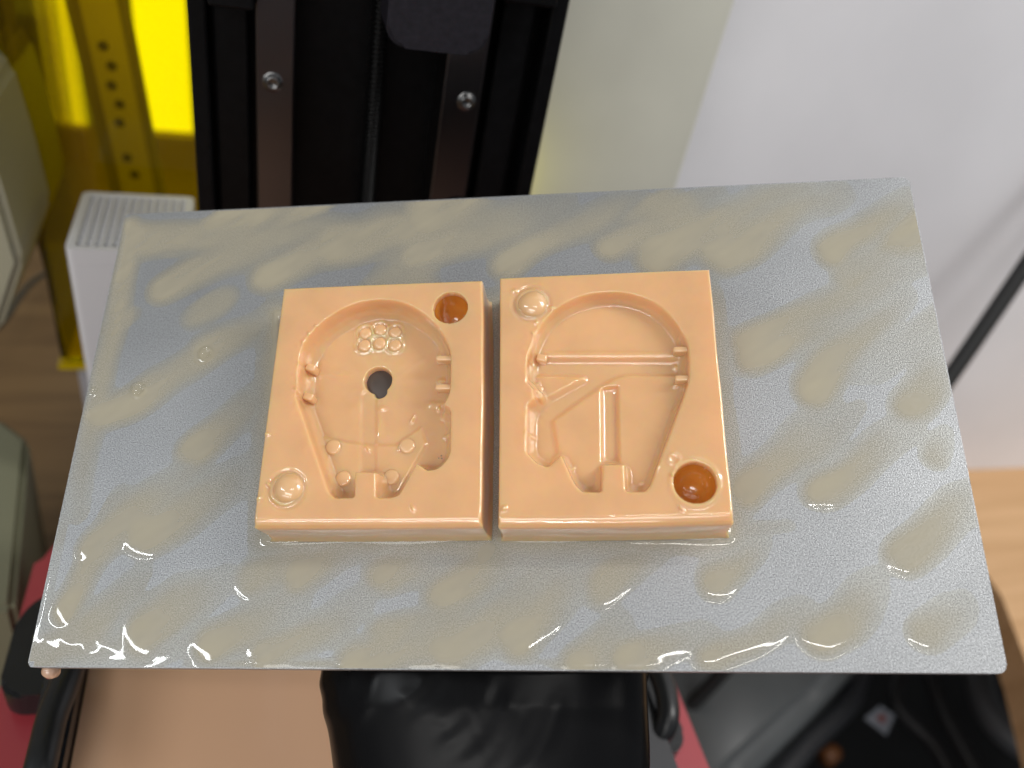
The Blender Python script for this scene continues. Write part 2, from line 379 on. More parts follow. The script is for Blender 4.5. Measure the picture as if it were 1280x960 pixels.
bmobj('vat_rim', frame_bm((vxl, -.13), (vxr, .215), (rxl, -.115), (vxr-.014, .20), ZB+.0015, ZV+.008, .02, .012), mat('vat_black_metal', (0.012, 0.013, 0.015), .25, coat=.4), vat)
bm = bmesh.new(); prism_pts(bm, rrect(rxl+.0005, -.1145, vxr-.0145, .1995, .0115), ZB+.001, ZV); bmobj('resin_pool', bm, m_resin_pool, vat)
# side flanges of the vat
za = ZB+.004
q0 = onZ(4, 850, za+.012); q1 = onZ(48, 735, za+.012); q2 = onZ(5, 872, za+.012)
bm = bmesh.new(); prism_pts(bm, rrect(q0[0]-.001, q2[1], vxl+.010, q1[1], [.004, .016, .008, .004]), za, za+.012, .0015); bmobj('side_flange', bm, m_blackpl, vat)
q3 = onZ(868, 936, za+.008)
bm = bmesh.new(); prism_pts(bm, rrect(vxr-.02, q3[1], onZ(849, 900, za+.008)[0], q3[1]+.09, [.004, .004, .004, .008]), za-.003, za+.008, .0012); bmobj('side_flange', bm, m_blackpl, vat)
hp = [onZ(800, 800, ZV+.012), onZ(822, 838, ZV+.012), onZ(833, 870, ZV+.012), onZ(834, 900, ZV+.010), onZ(822, 922, ZV+.004), onZ(802, 932, ZV+.0)]
tube('handle', catmull(hp, 6), .0042, m_blackpl, vat)
hp = [onZ(100, 800, ZV+.016), onZ(78, 862, ZV+.018), onZ(64, 900, ZV+.018), onZ(50, 960, ZV+.018), onZ(30, 1030, ZV+.012)]
tube('handle', catmull(hp, 6), .0045, m_blackpl, vat)

# ================================================================== OBJECTS AROUND
# beige panel beside the column
pnl = empty('side_panel', (.1, .36, 0)); tag(pnl, 'pale beige upright panel standing between the black column and the white wall', 'panel')
px1 = onY(862, 180, .36)[0]
o = box('panel_board', (cx1-.03, .36, .0), (px1, .368, .9), m_panel, pnl, .001); o.matrix_local = Matrix.Translation((-.1, -.36, 0))
# amber cover
YA = .40
ac = empty('amber_cover', (-.2, YA, .14)); tag(ac, 'transparent amber yellow acrylic cover standing behind the printer column at left', 'cover')
aT = Matrix.Translation((.2, -YA, -.14))
p_bl = onY(86, 452, YA); p_tl = onY(0, 128, YA); ax0 = (p_bl[0]+p_tl[0])/2; ax1 = onY(262, 200, YA)[0]; az0 = p_bl[2]
for nm, lo, hi, mm in (('front_sheet', (ax0, YA, az0), (ax1, YA+.003, .75), m_amber), ('side_sheet', (ax0, YA+.0035, az0), (ax0+.003, YA+.13, .75), m_amber),
                       ('bottom_lip', (ax0-.001, YA-.002, az0-.004), (ax1, YA+.13, az0-.0005), m_amber_edge)):
    if nm == 'front_sheet':
        bm = bmesh.new(); fp = [(p_bl[0], az0), (ax1, az0), (ax1, .75), (p_tl[0]+(p_tl[0]-p_bl[0])/(p_tl[2]-p_bl[2])*(.75-p_tl[2]), .75)]
        prism_pts(bm, fp, 0, .003); o = bmobj(nm, bm, mm, ac); o.matrix_local = aT @ Matrix.Translation((0, YA+.003, 0)) @ Matrix.Rotation(math.radians(90), 4, 'X'); continue
    o = box(nm, lo, hi, mm, ac); o.matrix_local = aT
pl_ = bpy.data.lights.new('added_amber_fill', 'POINT'); pl_.energy = .035; pl_.color = (1, .86, .03); pl_.shadow_soft_size = .006  # unseen lamp added behind the column to tint the panel yellow
po_ = bpy.data.objects.new('added_amber_fill', pl_); COL.objects.link(po_); po_.location = (cx1-.006, .346, onY(672, 230, .36)[2])
# pedestal
pd = box('storage_box', (ax0+.006, YA+.003, 0.001), (ax1-.02, YA+.12, az0-.005), m_greyw, None, .004); tag(pd, 'grey white plastic box holding up the amber cover', 'box')
# ruler strip behind the amber
YR = YA+.06
ra = onY(122, 0, YR); rb = onY(172, 235, YR)
rl = empty('ruler', tuple(rb)); tag(rl, 'long metal ruler with a row of dark holes and digits seen through the amber cover', 'ruler')
dv = Vector(ra)-Vector(rb); ang = math.atan2(dv.x, dv.z); Lr = .45
rl.matrix_world = Matrix.Translation(Vector(rb)) @ Matrix.Rotation(ang, 4, 'Y')
m_rul = mat('ruler_metal', (0.75, 0.68, 0.4), .45, metal=.0); m_rul2 = mat('ruler_backing', (0.30, 0.26, 0.15), .5)
wv = abs(onY(190, 200, YR)[0]-onY(140, 200, YR)[0])
box('ruler_blade', (-wv*.42, 0, -.12), (wv*.42, .0015, Lr), m_rul, rl)
box('ruler_backing', (-wv*.75, .002, -.12), (wv*.62, .010, Lr), m_rul2, rl)
m_mark = mat('mark_black', (0.05, 0.045, 0.02), .5)
dotme = lathe([(0, .0004), (.0024, .0003), (.0026, 0)], 12)
for k in range(16):
    z = .008+k*.0098
    if k in (2, 8, 9, 14): continue
    o = link_mesh('mark', dotme, m_mark if k == 0 else None, rl, False, Matrix.Translation((-.002 if k % 2 else 0, -.0002, z)) @ Matrix.Rotation(math.radians(90), 4, 'X'))
# bright window and sill behind the amber
yw = .70
wa = onY(166, 2, yw); wb = onY(228, 165, yw)
wi = empty('window', (wa[0], yw, wa[2])); tag(wi, 'bright daylit window seen through the amber cover beside the column', 'window')
m_win = mat('daylight_pane', (1, 1, 1), .5, emit=1.15)
wT = Matrix.Translation((-wa[0], -yw, -wa[2]))
o = box('pane', (onY(172, 80, yw)[0], yw, wb[2]), (onY(236, 80, yw)[0], yw+.004, .8), m_win, wi); o.matrix_local = wT
o = box('window_sill', (onY(160, 80, yw)[0], yw-.01, wb[2]-.03), (onY(250, 80, yw)[0]+.05, yw+.02, wb[2]-.001), mat('brown_sill', (0.22, 0.13, 0.04), .5), wi); o.matrix_local = wT
o = box('pane', (onY(18, 80, yw)[0], yw, onY(60, 155, yw)[2]), (onY(98, 80, yw)[0], yw+.004, .8), mat('daylight_pane_dim', (0.8, .8, .75), .5, emit=.45), wi); o.matrix_local = wT
# pale cabinet at the far left and the bin in front of it
ca = empty('white_canister', (0, 0, 0))
pc = onZ(0, 470, 0.0)
bm = bmesh.new(); pts = []
lf = [onY(-120, 60, .34), onY(-30, 150, .34), onY(2, 240, .34), onY(28, 330, .34), onY(0, 415, .34), onY(-80, 480, .34)]
b0 = [bm.verts.new((p[0], .34, p[2])) for p in lf]; b1 = [bm.verts.new((p[0], .44, p[2])) for p in lf]
bm.faces.new(b0); bm.faces.new(b1[::-1])
for i in range(6): bm.faces.new((b0[i], b1[i], b1[(i+1) % 6], b0[(i+1) % 6]))
bmesh.ops.recalc_face_normals(bm, faces=bm.faces)
bmesh.ops.bevel(bm, geom=list(bm.edges), offset=.003, segments=3, affect='EDGES')
o = bmobj('bag_film', bm, mat('pale_plastic_film', (0.40, 0.385, 0.28), .35), ca); tag(ca, 'pale plastic bag leaning beside the amber cover at the left border', 'bag')
ca.name = 'plastic_bag'
bn = empty('plastic_bin', tuple(onZ(10, 700, 0.0)))
bp = bn.location.copy()
bm = bmesh.new()
zt = .10
c1 = onZ(-2, 520, zt); c2 = onZ(36, 548, zt); c3 = onZ(18, 760, zt); c4 = onZ(-140, 760, zt); c5 = onZ(-140, 520, zt)
T = [c1, c2, c3, c4, c5]; n = 5
tv = [bm.verts.new(Vector(p)-bp) for p in T]; bv = [bm.verts.new(Vector((p[0]-.004, p[1], .001))-bp) for p in T]
bm.faces.new(tv); bm.faces.new(bv[::-1])
for i in range(n): bm.faces.new((tv[i], bv[i], bv[(i+1) % n], tv[(i+1) % n]))
bmesh.ops.recalc_face_normals(bm, faces=bm.faces)
bmesh.ops.bevel(bm, geom=list(bm.edges), offset=.003, segments=2, affect='EDGES')
bmobj('bin_body', bm, mat('olive_grey_plastic', (0.20, 0.20, 0.13), .4), bn)
tag(bn, 'olive grey plastic bin at the left border in front of the wooden desk', 'bin')
cb = tube('power_cable', catmull([onZ(-30, 425, .03), onZ(2, 404, .03), onZ(28, 366, .028), onZ(52, 345, .015), onZ(90, 335, .008)], 6), .0022, mat('grey_green_cable', (0.05, 0.055, 0.04), .4))
tag(cb, 'thin dark cable crossing the desk beside the amber cover', 'cable')

# white box with perforated top
ZW = .225
w0 = onZ(84, 312, ZW); w1 = onZ(104, 240, ZW); w2 = onZ(243, 247, ZW)
exx = Vector(w2)-Vector(w1); exx.z = 0; Lx = exx.length; exx.normalize(); eyy = Vector((-exx.y, exx.x, 0)); Ly = (Vector(w1)-Vector(w0)).dot(eyy)
wb_ = empty('air_filter', m=M4(np.column_stack([exx, eyy, (0, 0, 1)]), Vector(w1)-eyy*Ly)); tag(wb_, 'white box shaped air filter with perforated top behind the plate corner', 'air filter')
bm = bmesh.new(); prism_pts(bm, rrect(0, 0, Lx, Ly, .003), -ZW+.001, -.0074, .0001); bmobj('housing', bm, m_white, wb_)
bm = bmesh.new()
nxh, nyh = 12, 9; gx0, gx1, gy0, gy1 = .0032, Lx-.0032, .0032, Ly-.0032
bmesh.ops.create_grid(bm, x_segments=nxh, y_segments=nyh, size=.5)
for v in bm.verts:
    v.co = Vector((gx0+(v.co.x+.5)*(gx1-gx0), gy0+(v.co.y+.5)*(gy1-gy0), 0))
r = bmesh.ops.inset_individual(bm, faces=list(bm.faces), thickness=(gx1-gx0)/nxh*.2)
inner = [f for f in bm.faces if abs(f.calc_area()-min(g.calc_area() for g in list(bm.faces)[:1])) >= 0 and len(f.verts) == 4]
amax = ((gx1-gx0)/nxh*.5)*((gy1-gy0)/nyh*.5)
cells = [f for f in bm.faces if f.calc_area() > .1*amax and all(len(v.link_faces) <= 4 for v in f.verts) and f.index < nxh*nyh]
for f in list(bm.faces)[:nxh*nyh]:
    ex = bmesh.ops.extrude_discrete_faces(bm, faces=[f])
    for g in ex['faces']:
        for v in g.verts: v.co.z -= .0065
# rim round the grille
prm = rrect(0, 0, Lx, Ly, .003, 4)
o = bmobj('perforated_grille', bm, m_white, wb_)
fb = frame_bm((0, 0), (Lx, Ly), (gx0, gy0), (gx1, gy1), -.0073, .0003, .003, .0002)
bmobj('grille_rim', fb, m_white, wb_)

# things on the right: lamp arm, grey case, cables
arm = tube('black_hose', catmull([onY(1400, 158, .39), onY(1285, 328, .37), onY(1188, 470, .345), onY(1090, 605, .32), onY(990, 735, .30), onY(905, 838, .285), onY(848, 898, .275), onY(780, 970, .26)], 8), .0053, mat('black_rubber', (0.012, 0.012, 0.012), .5))
tag(arm, 'black hose running diagonally behind the plate past the red printer edge', 'hose')
gc = empty('grey_case', tuple(onZ(980, 900, -.12)))
gp = gc.location.copy()
bm = bmesh.new(); zt = -.10
T = [onZ(800, 760, zt), onZ(1110, 790, zt), onZ(1030, 868, zt), onZ(930, 960, zt), onZ(860, 1080, zt), onZ(760, 1080, zt)]
tv = [bm.verts.new(Vector(p)-gp) for p in T]; bv = [bm.verts.new(Vector((p[0], p[1], -.345))-gp) for p in T]
bm.faces.new(tv); bm.faces.new(bv[::-1])
for i in range(6): bm.faces.new((tv[i], bv[i], bv[(i+1) % 6], tv[(i+1) % 6]))
bmesh.ops.recalc_face_normals(bm, faces=bm.faces); bmesh.ops.bevel(bm, geom=list(bm.edges), offset=.012, segments=3, affect='EDGES')
bmobj('case_body', bm, m_grey, gc, True); tag(gc, 'dark grey case below desk level beside the red printer base', 'case')
cabs = [([(1218, 820), (1232, 880), (1262, 920), (1310, 950)], .012, (0.09, .095, .10), 'thick grey hose curving down at the lower right corner'),
        ([(1150, 800), (1175, 880), (1200, 930), (1240, 1000)], .007, (0.02, .021, .022), 'black cable hanging beside the thick grey hose'),
        ([(1130, 830), (1120, 880), (1165, 930), (1200, 990)], .006, (0.015, .015, .016), 'black cable curving under the small white label'),
        ([(960, 990), (1010, 930), (1060, 880), (1075, 840)], .009, (0.02, .021, .024), 'black cable sloping up toward the grey case')]
for P, r_, c_, lb in cabs:
    o = tube('cable', catmull([onZ(u, v, -.16) for u, v in P], 8), r_, mat('cable_rubber', c_, .45)); tag(o, lb, 'cable')
lt = empty('paper_tag', tuple(onZ(1101, 900, -.13)))
lp = lt.location.copy()
L_ = [onZ(1081, 898, -.13), onZ(1108, 919, -.13), onZ(1119, 894, -.13), onZ(1100, 882, -.13)]
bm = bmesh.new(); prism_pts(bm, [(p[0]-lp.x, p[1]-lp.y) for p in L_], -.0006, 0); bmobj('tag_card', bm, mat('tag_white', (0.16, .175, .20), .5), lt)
Lc = np.mean(L_, 0); bm = bmesh.new(); prism_pts(bm, [((p[0]*.35+Lc[0]*.65)-lp.x, (p[1]*.35+Lc[1]*.65)-lp.y) for p in L_], .0002, .0006); bmobj('tag_mark', bm, mat('tag_red', (0.16, .04, .035), .5), lt)
tag(lt, 'small white tag with red mark among the black cables', 'tag')
ob = tube('orange_connector', [onZ(1030, 950, -.17), onZ(1044, 939, -.17)], .007, mat('orange_brown_plastic', (0.13, .045, .01), .5)); tag(ob, 'orange brown plug low among the dark cables', 'plug')

# ================================================================== BUILD PLATE
HP = 0.062716
bm = bmesh.new(); prism_pts(bm, rrect(-.11, -HP, .11, HP, [.0016, .0006, .0010, .0018], 6), -.0055, 0)
bmesh.ops.bevel(bm, geom=[e for e in bm.edges if abs(e.verts[0].co.z-e.verts[1].co.z) < 1e-7], offset=.00035, segments=2, affect='EDGES')
plate = bmobj('build_plate', bm, m_plate); plate.matrix_world = PW
tag(plate, 'flat grey sandblasted aluminium build plate held up tilted by the gloved hand', 'build plate')

# ------------------------------------------------------------------ mould halves
HM = 0.0135
def zl1(P): return [(300+x/2.666, 330+y/2.666) for x, y in P]
def zl2(P): return [(610+x/2.666, 320+y/2.666) for x, y in P]
def mould(name, quad, bows, carve, label):
    Q = invs(quad, HM); c = Q.mean(0)                  # TL TR BR BL
    NX, NY = 400, 470
    s = np.linspace(0, 1, NX); t = np.linspace(0, 1, NY); SS, TT = np.meshgrid(s, t)
    X = (Q[3][0]*(1-SS)+Q[2][0]*SS)*(1-TT)+(Q[0][0]*(1-SS)+Q[1][0]*SS)*TT
    Y = (Q[3][1]*(1-SS)+Q[2][1]*SS)*(1-TT)+(Q[0][1]*(1-SS)+Q[1][1]*SS)*TT
    b = bows                                            # left, right, bottom, top bulge in metres
    X += (b[0]*(1-SS)+b[1]*SS)*4*TT*(1-TT) + .00006*np.sin(TT*17)*SS
    Y += (b[2]*(1-TT)+b[3]*TT)*4*SS*(1-SS)
    H = np.full(X.shape, HM); hole = None
    H, hole, extra = carve(X, Y, H)
    cell = (Q[1][0]-Q[0][0])/NX
    Hs = gblur(H, .00026/cell)
    Hb = gblur(H, .0009/cell)
    Hb2 = gblur(H, .0019/cell)
    H2 = np.maximum(Hs, np.minimum(Hb-.00028, HM-.0007)); H2 = np.maximum(H2, np.minimum(Hb2-.0013, HM-.0018))
    H2 = gblur(H2, .00008/cell)
    wall = np.clip(np.abs(Hb-Hb2)*900, 0, 1)
    wl_ = (1 if hole is None else sst(hole, .0005, .002))*wall*(.35+.9*(1-sst(SS, .12, .3))); H2 += wl_*(.00030*(vnoise(X, Y, 380, 6)-.5)+.00010*(vnoise(X, Y, 900, 7)-.5))
    rs = np.random.RandomState(9)
    for (u_, v_) in extra[1]:
        q_ = inv(u_, v_, HM-.003); an = rs.rand()*3.1; sx_, sy_ = .00035+rs.rand()*.0003, .0005+rs.rand()*.0007
        ca_, sa_ = math.cos(an), math.sin(an); ux = (X-q_[0])*ca_+(Y-q_[1])*sa_; uy = -(X-q_[0])*sa_+(Y-q_[1])*ca_
        H2 += (.00034+.0003*rs.rand())*np.exp(-(ux/sx_)**2-(uy/sy_)**2)
    sd_, sr_ = extra[0]; prf = HM-.0040-.0062*np.sqrt(np.clip(1-((sd_+sr_)/sr_)**2, 0, 1)); H2 = np.minimum(H2, prf+(HM+.001-prf)*sst(sd_, -.0002, .0002))
    if hole is not None: H2 = np.minimum(H2, -.0008+.0092*sst(hole, -.00016, .00016)+.02*(hole > .00016))
    # wet, slightly uneven skin
    H2 += .00007*(vnoise(X, Y, 160, 3)-.5)+.00003*(vnoise(X, Y, 520, 5)-.5)
    dE = np.minimum(np.minimum(SS, 1-SS)*(Q[1][0]-Q[0][0]), np.minimum(TT, 1-TT)*(Q[0][1]-Q[3][1]))
    r = .0006; e = np.clip(1-dE/r, 0, 1); H2 -= (r*(1-np.sqrt(1-e*e)))*.8
    # low soft fall toward the front edge where resin hangs
    dF = TT*(Q[0][1]-Q[3][1]); H2 -= .0007*np.exp(-(dF/.0011)**2)
    keep = None
    if hole is not None:
        hq = (hole[:-1, :-1] < -.0006) & (hole[1:, 1:] < -.0006); keep = ~hq
    me, _ = grid_mesh(X-c[0], Y-c[1], H2, keep, [(HM-.0012, .0001), (HM-.004, .00015), (.004, .0001), (.0015, .0003), (.0001, .0009)])
    th = empty(name, m=PW @ Matrix.Translation((c[0], c[1], 0.0003)))
    tag(th, label, 'mould')
    link_mesh('body', me, m_resin, th, True)
    return th, c
fill = lambda H, d, z, w=.00025: np.minimum(H, z+(H-z)*sst(d, -w, w*.2))
raise_ = lambda H, d, z, w=.0002: H+np.maximum(0, z-H)*(1-sst(d, -w, w))
def carve_left(X, Y, H):
    P = zl1([(190, 440), (197, 425), (200, 345), (203, 312), (212, 283), (230, 250), (270, 205), (340, 155), (400, 132), (460, 124), (520, 127), (580, 150), (630, 185), (665, 225),
             (690, 270), (698, 300), (697, 410), (690, 440), (672, 470), (698, 488), (696, 630), (682, 655), (655, 680), (625, 684), (588, 658), (527, 765), (505, 775),
             (458, 775), (458, 690), (380, 688), (377, 775), (318, 776), (300, 760)])
    zf = HM-.0068; d = sd_poly(X, Y, invs(P, HM)); H = fill(H, d, zf)
    # deeper side pocket with diagonal edge of the raised ramp
    ramp = invs(zl1([(400, 600), (520, 600), (603, 540), (622, 600), (527, 765), (505, 775), (318, 776), (285, 720), (225, 560)]), zf+.0009)
    # all of the body floor lower part is 0.9 mm higher than the pocket
    dr = sd_poly(X, Y, ramp); H = raise_(H, dr+.0001, zf+.0006, .0005)
    dg, _ = sd_seg(X, Y, inv(*zl1([(430, 445)])[0], zf), inv(*zl1([(430, 690)])[0], zf)); H = np.where(d < -.0003, H-.0004*(1-sst(dg, .0014, .0024)), H)
    a = np.arctan2(Y-inv(474, 478, zf)[1], X-inv(474, 478, zf)[0])
    rad = np.hypot(Y-inv(474, 478, zf)[1], X-inv(474, 478, zf)[0])
    fan = .00008*np.sin(a*11+1)*sst(rad, .004, .008)*(1-sst(rad, .016, .021)); H = np.where(d < -.001, H+fan, H)
    # puddle ridges
    for p, q, w, hgt in (((340, 371), (260, 371), .0005, .00013), ((465, 560), (478, 450), .0009, .00025), ((610, 320), (520, 385), .0008, .00014), ((690, 470), (640, 470), .0008, .0004)):
        dg, _ = sd_seg(X, Y, inv(*zl1([p])[0], zf), inv(*zl1([q])[0], zf)); H = np.where(d < -.0003, H+hgt*np.exp(-(dg/w)**2), H)
    # rings round the knobs
    for k in KN: c = inv(*zl1([k[:2]])[0], zf); H = H+.0005*np.exp(-((np.hypot(X-c[0], Y-c[1])-.0021)/.0004)**2)*(d < 0)
    c = inv(*zl1([(702, 147)])[0], HM); dd_ = np.hypot(X-c[0], Y-c[1])-.00425; sock = (dd_, .00425)
    c = inv(*zl1([(155, 752)])[0], HM); rr = np.hypot(X-c[0], Y-c[1]); H = H-.0005*np.exp(-((rr-.0043)/.0005)**2)+.00045*np.exp(-((rr-.0035)/.0008)**2)
    c = inv(*zl1([(462, 390)])[0], .0064); c2 = inv(*zl1([(469, 429)])[0], .0064)
    hole = np.minimum(np.hypot(X-c[0], Y-c[1])-.0031, np.hypot((X-c2[0]), Y-c2[1])-.0013)
    H = fill(H, hole, -.0008, .0001)
    return H, hole, (sock, [(385,436),(392,425),(380,462),(385,468),(384,492),(378,494),(547,437),(549,470),(546,505),(552,515),(556,540),(512,518),(497,553),(400,415),(482,470),(475,505),(352,620),(374,618),(342,610),(340,548),(330,628),(456,556),(520,640)])
KN = [(418, 232), (468, 220), (518, 228), (415, 272), (465, 265), (517, 272)]
def carve_right(X, Y, H):
    P = zl2([(133, 420), (135, 400), (133, 345), (140, 325), (150, 300), (165, 260), (200, 205), (250, 165), (310, 138), (370, 127), (440, 124), (510, 140), (570, 170), (620, 220), (650, 270), (664, 305),
             (666, 410), (655, 450), (538, 765), (520, 782), (462, 782), (458, 692), (378, 692), (375, 784), (315, 782), (290, 757), (243, 655), (232, 672), (200, 700), (165, 690), (133, 655), (135, 500), (160, 478), (150, 440)])
    zf = HM-.0043; d = sd_poly(X, Y, invs(P, HM)); H = fill(H, d, zf)
    # cross band trough and the diagonal channel to the pocket
    band = invs(zl2([(150, 342), (640, 342), (662, 365), (655, 402), (440, 402), (370, 445), (222, 550), (240, 655), (200, 700), (165, 690), (133, 655), (135, 500), (215, 465), (318, 408), (150, 402)]), zf)
    db = np.maximum(sd_poly(X, Y, band), d); H = np.minimum(H, np.where(d < 0, (zf-.0011)+(H-(zf-.0011))*sst(db, -.0012, .0004), H))
    slot = invs(zl2([(376, 436), (434, 434), (440, 690), (378, 690)]), zf); H = fill(H, sd_poly(X, Y, slot), zf-.0013, .0006)
    dg, _ = sd_seg(X, Y, inv(*zl2([(200, 330)])[0], zf), inv(*zl2([(620, 330)])[0], zf)); H = np.where(d < -.0003, H+.0004*np.exp(-(dg/.0008)**2), H)
    dg, _ = sd_seg(X, Y, inv(*zl2([(140, 440)])[0], zf), inv(*zl2([(175, 480)])[0], zf)); H = np.where((d < .0004) & (dg < .0022), np.maximum(H, HM-.0018-.005*sst(dg, .0006, .0022)), H)
    c = inv(*zl2([(690, 756)])[0], HM); dd_ = np.hypot(X-c[0], Y-c[1])-.00465; sock = (dd_, .00465)
    H = np.where(dd_ > 0, H+.0003*np.exp(-((dd_-.0006)/.0005)**2), H)
    c = inv(*zl2([(145, 160)])[0], HM); rr = np.hypot(X-c[0], Y-c[1]); H = H-.0005*np.exp(-((rr-.0044)/.0005)**2)+.00045*np.exp(-((rr-.0036)/.0008)**2)
    c = inv(*zl2([(620, 678)])[0], HM); rr = np.hypot(X-c[0], Y-c[1]); H = H+.0004*np.exp(-((rr-.0012)/.0003)**2)
    return H, None, (sock, [(672,410),(668,425),(662,458),(668,455),(672,480),(670,492),(664,520),(664,545),(848,425),(845,455),(846,480),(843,512),(820,590),(803,602),(716,585),(655,395),(672,396),(690,392),(840,600),(645,372),(632,640),(850,640)])
ML, cL = mould('mould_half', [(355, 361), (603, 351), (601, 656), (317, 658)], (-.0001, .0004, -.0001, .0001), carve_left, 'peach resin mould half with a round through hole and six small knobs')
MR, cR = mould('mould_half', [(625, 348), (887, 337), (917, 652), (623, 657)], (.0001, .0000, -.0002, .0001), carve_right, 'peach resin mould half with cross groove, long central slot and orange socket at lower right')
def put(name, me, parent, c, pos, h, sc=(1, 1, 1), rot=0, m=None):
    o = bpy.data.objects.new(name, me); COL.objects.link(o); o.parent = parent
    if m and not me.materials: me.materials.append(m)
    o.matrix_local = Matrix.Translation((pos[0]-c[0], pos[1]-c[1], h)) @ Matrix.Rotation(rot, 4, 'Z') @ Matrix.Diagonal((*sc, 1)); return o
def smoothme(me): me.polygons.foreach_set('use_smooth', [True]*len(me.polygons)); return me
R_ = .0036
domeme = smoothme(lathe([(R_*1.08, -.0008)]+[(R_*math.cos(a), R_*.60*math.sin(a)) for a in np.linspace(0, math.pi/2, 12)][:-1]+[(0, R_*.60)], 40))
put('alignment_pin', domeme, ML, cL, inv(*zl1([(158, 745)])[0], HM+.001), HM-.0003, m=m_resin_part)
put('alignment_pin', domeme, MR, cR, inv(*zl2([(148, 157)])[0], HM+.001), HM-.0003)
knobme = smoothme(lathe([(.00178, -.001), (.0017, .0004), (.0014, .0008), (.0009, .0010), (0, .00105)], 20))
for k in KN: put('knob', knobme, ML, cL, inv(*zl1([k])[0], HM-.0060), HM-.0068, m=m_resin_part)
butme = smoothme(lathe([(.0021, -.001), (.0019, .0003), (.0014, .0005), (0, .00056)], 20))
for k in [(312, 612), (558, 608), (345, 717), (505, 712)]: put('button', butme, ML, cL, inv(*zl1([k])[0], HM-.0062), HM-.0062, m=m_resin_part)
def tabmesh(a, b, h):
    bm = bmesh.new(); add_box(bm, (-a/2, -b/2, -h), (a/2, b/2, 0), .0005, 4); me = bpy.data.meshes.new('tab'); bm.to_mesh(me); bm.free(); return smoothme(me)
shade_disc = put('hole_shade_disc', smoothme(lathe([(.0052, -.0002), (.0050, .0), (0, .0)], 24)), ML, cL, inv(*zl1([(463, 397)])[0], .0064), .0050, m=mat('painted_hole_shade', (.075, .058, .048), .45))  # dark disc: the shade inside the hole is painted into its colour
m_socket_glow = mat('resin_painted_glow', (.68, .27, .04), .08, coat=1, sss=.4, sssr=(.004, .001, .0003))  # wet resin lining with the sockets' orange glow painted into its colour
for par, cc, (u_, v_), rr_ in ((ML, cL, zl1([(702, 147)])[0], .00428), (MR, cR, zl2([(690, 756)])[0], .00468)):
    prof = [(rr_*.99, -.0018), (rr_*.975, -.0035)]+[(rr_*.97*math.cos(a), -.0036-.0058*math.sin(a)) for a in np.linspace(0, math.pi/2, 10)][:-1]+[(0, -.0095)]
    put('socket_glow_lining', smoothme(lathe(prof, 48)), par, cc, inv(u_, v_, HM), HM, m=m_socket_glow)
tb = tabmesh(.0040, .0015, .0030)
for k in ((680, 314), (678, 410)): put('locating_tab', tb, ML, cL, inv(*zl1([k])[0], HM-.001), HM-.0010, m=m_resin_part)
for k in ((645, 311), (652, 407)): put('locating_tab', tb, MR, cR, inv(*zl2([k])[0], HM-.001), HM-.0010)
tbl = tabmesh(.0026, .0019, .0036)
for k in ((228, 336), (220, 433)): put('locating_tab', tbl, ML, cL, inv(*zl1([k])[0], HM-.0014), HM-.0030, m=m_resin_part, rot=-.25)
for k in ((178, 330), (165, 436)): put('locating_tab', tbl, MR, cR, inv(*zl2([k])[0], HM-.0014), HM-.0030, rot=-.25)

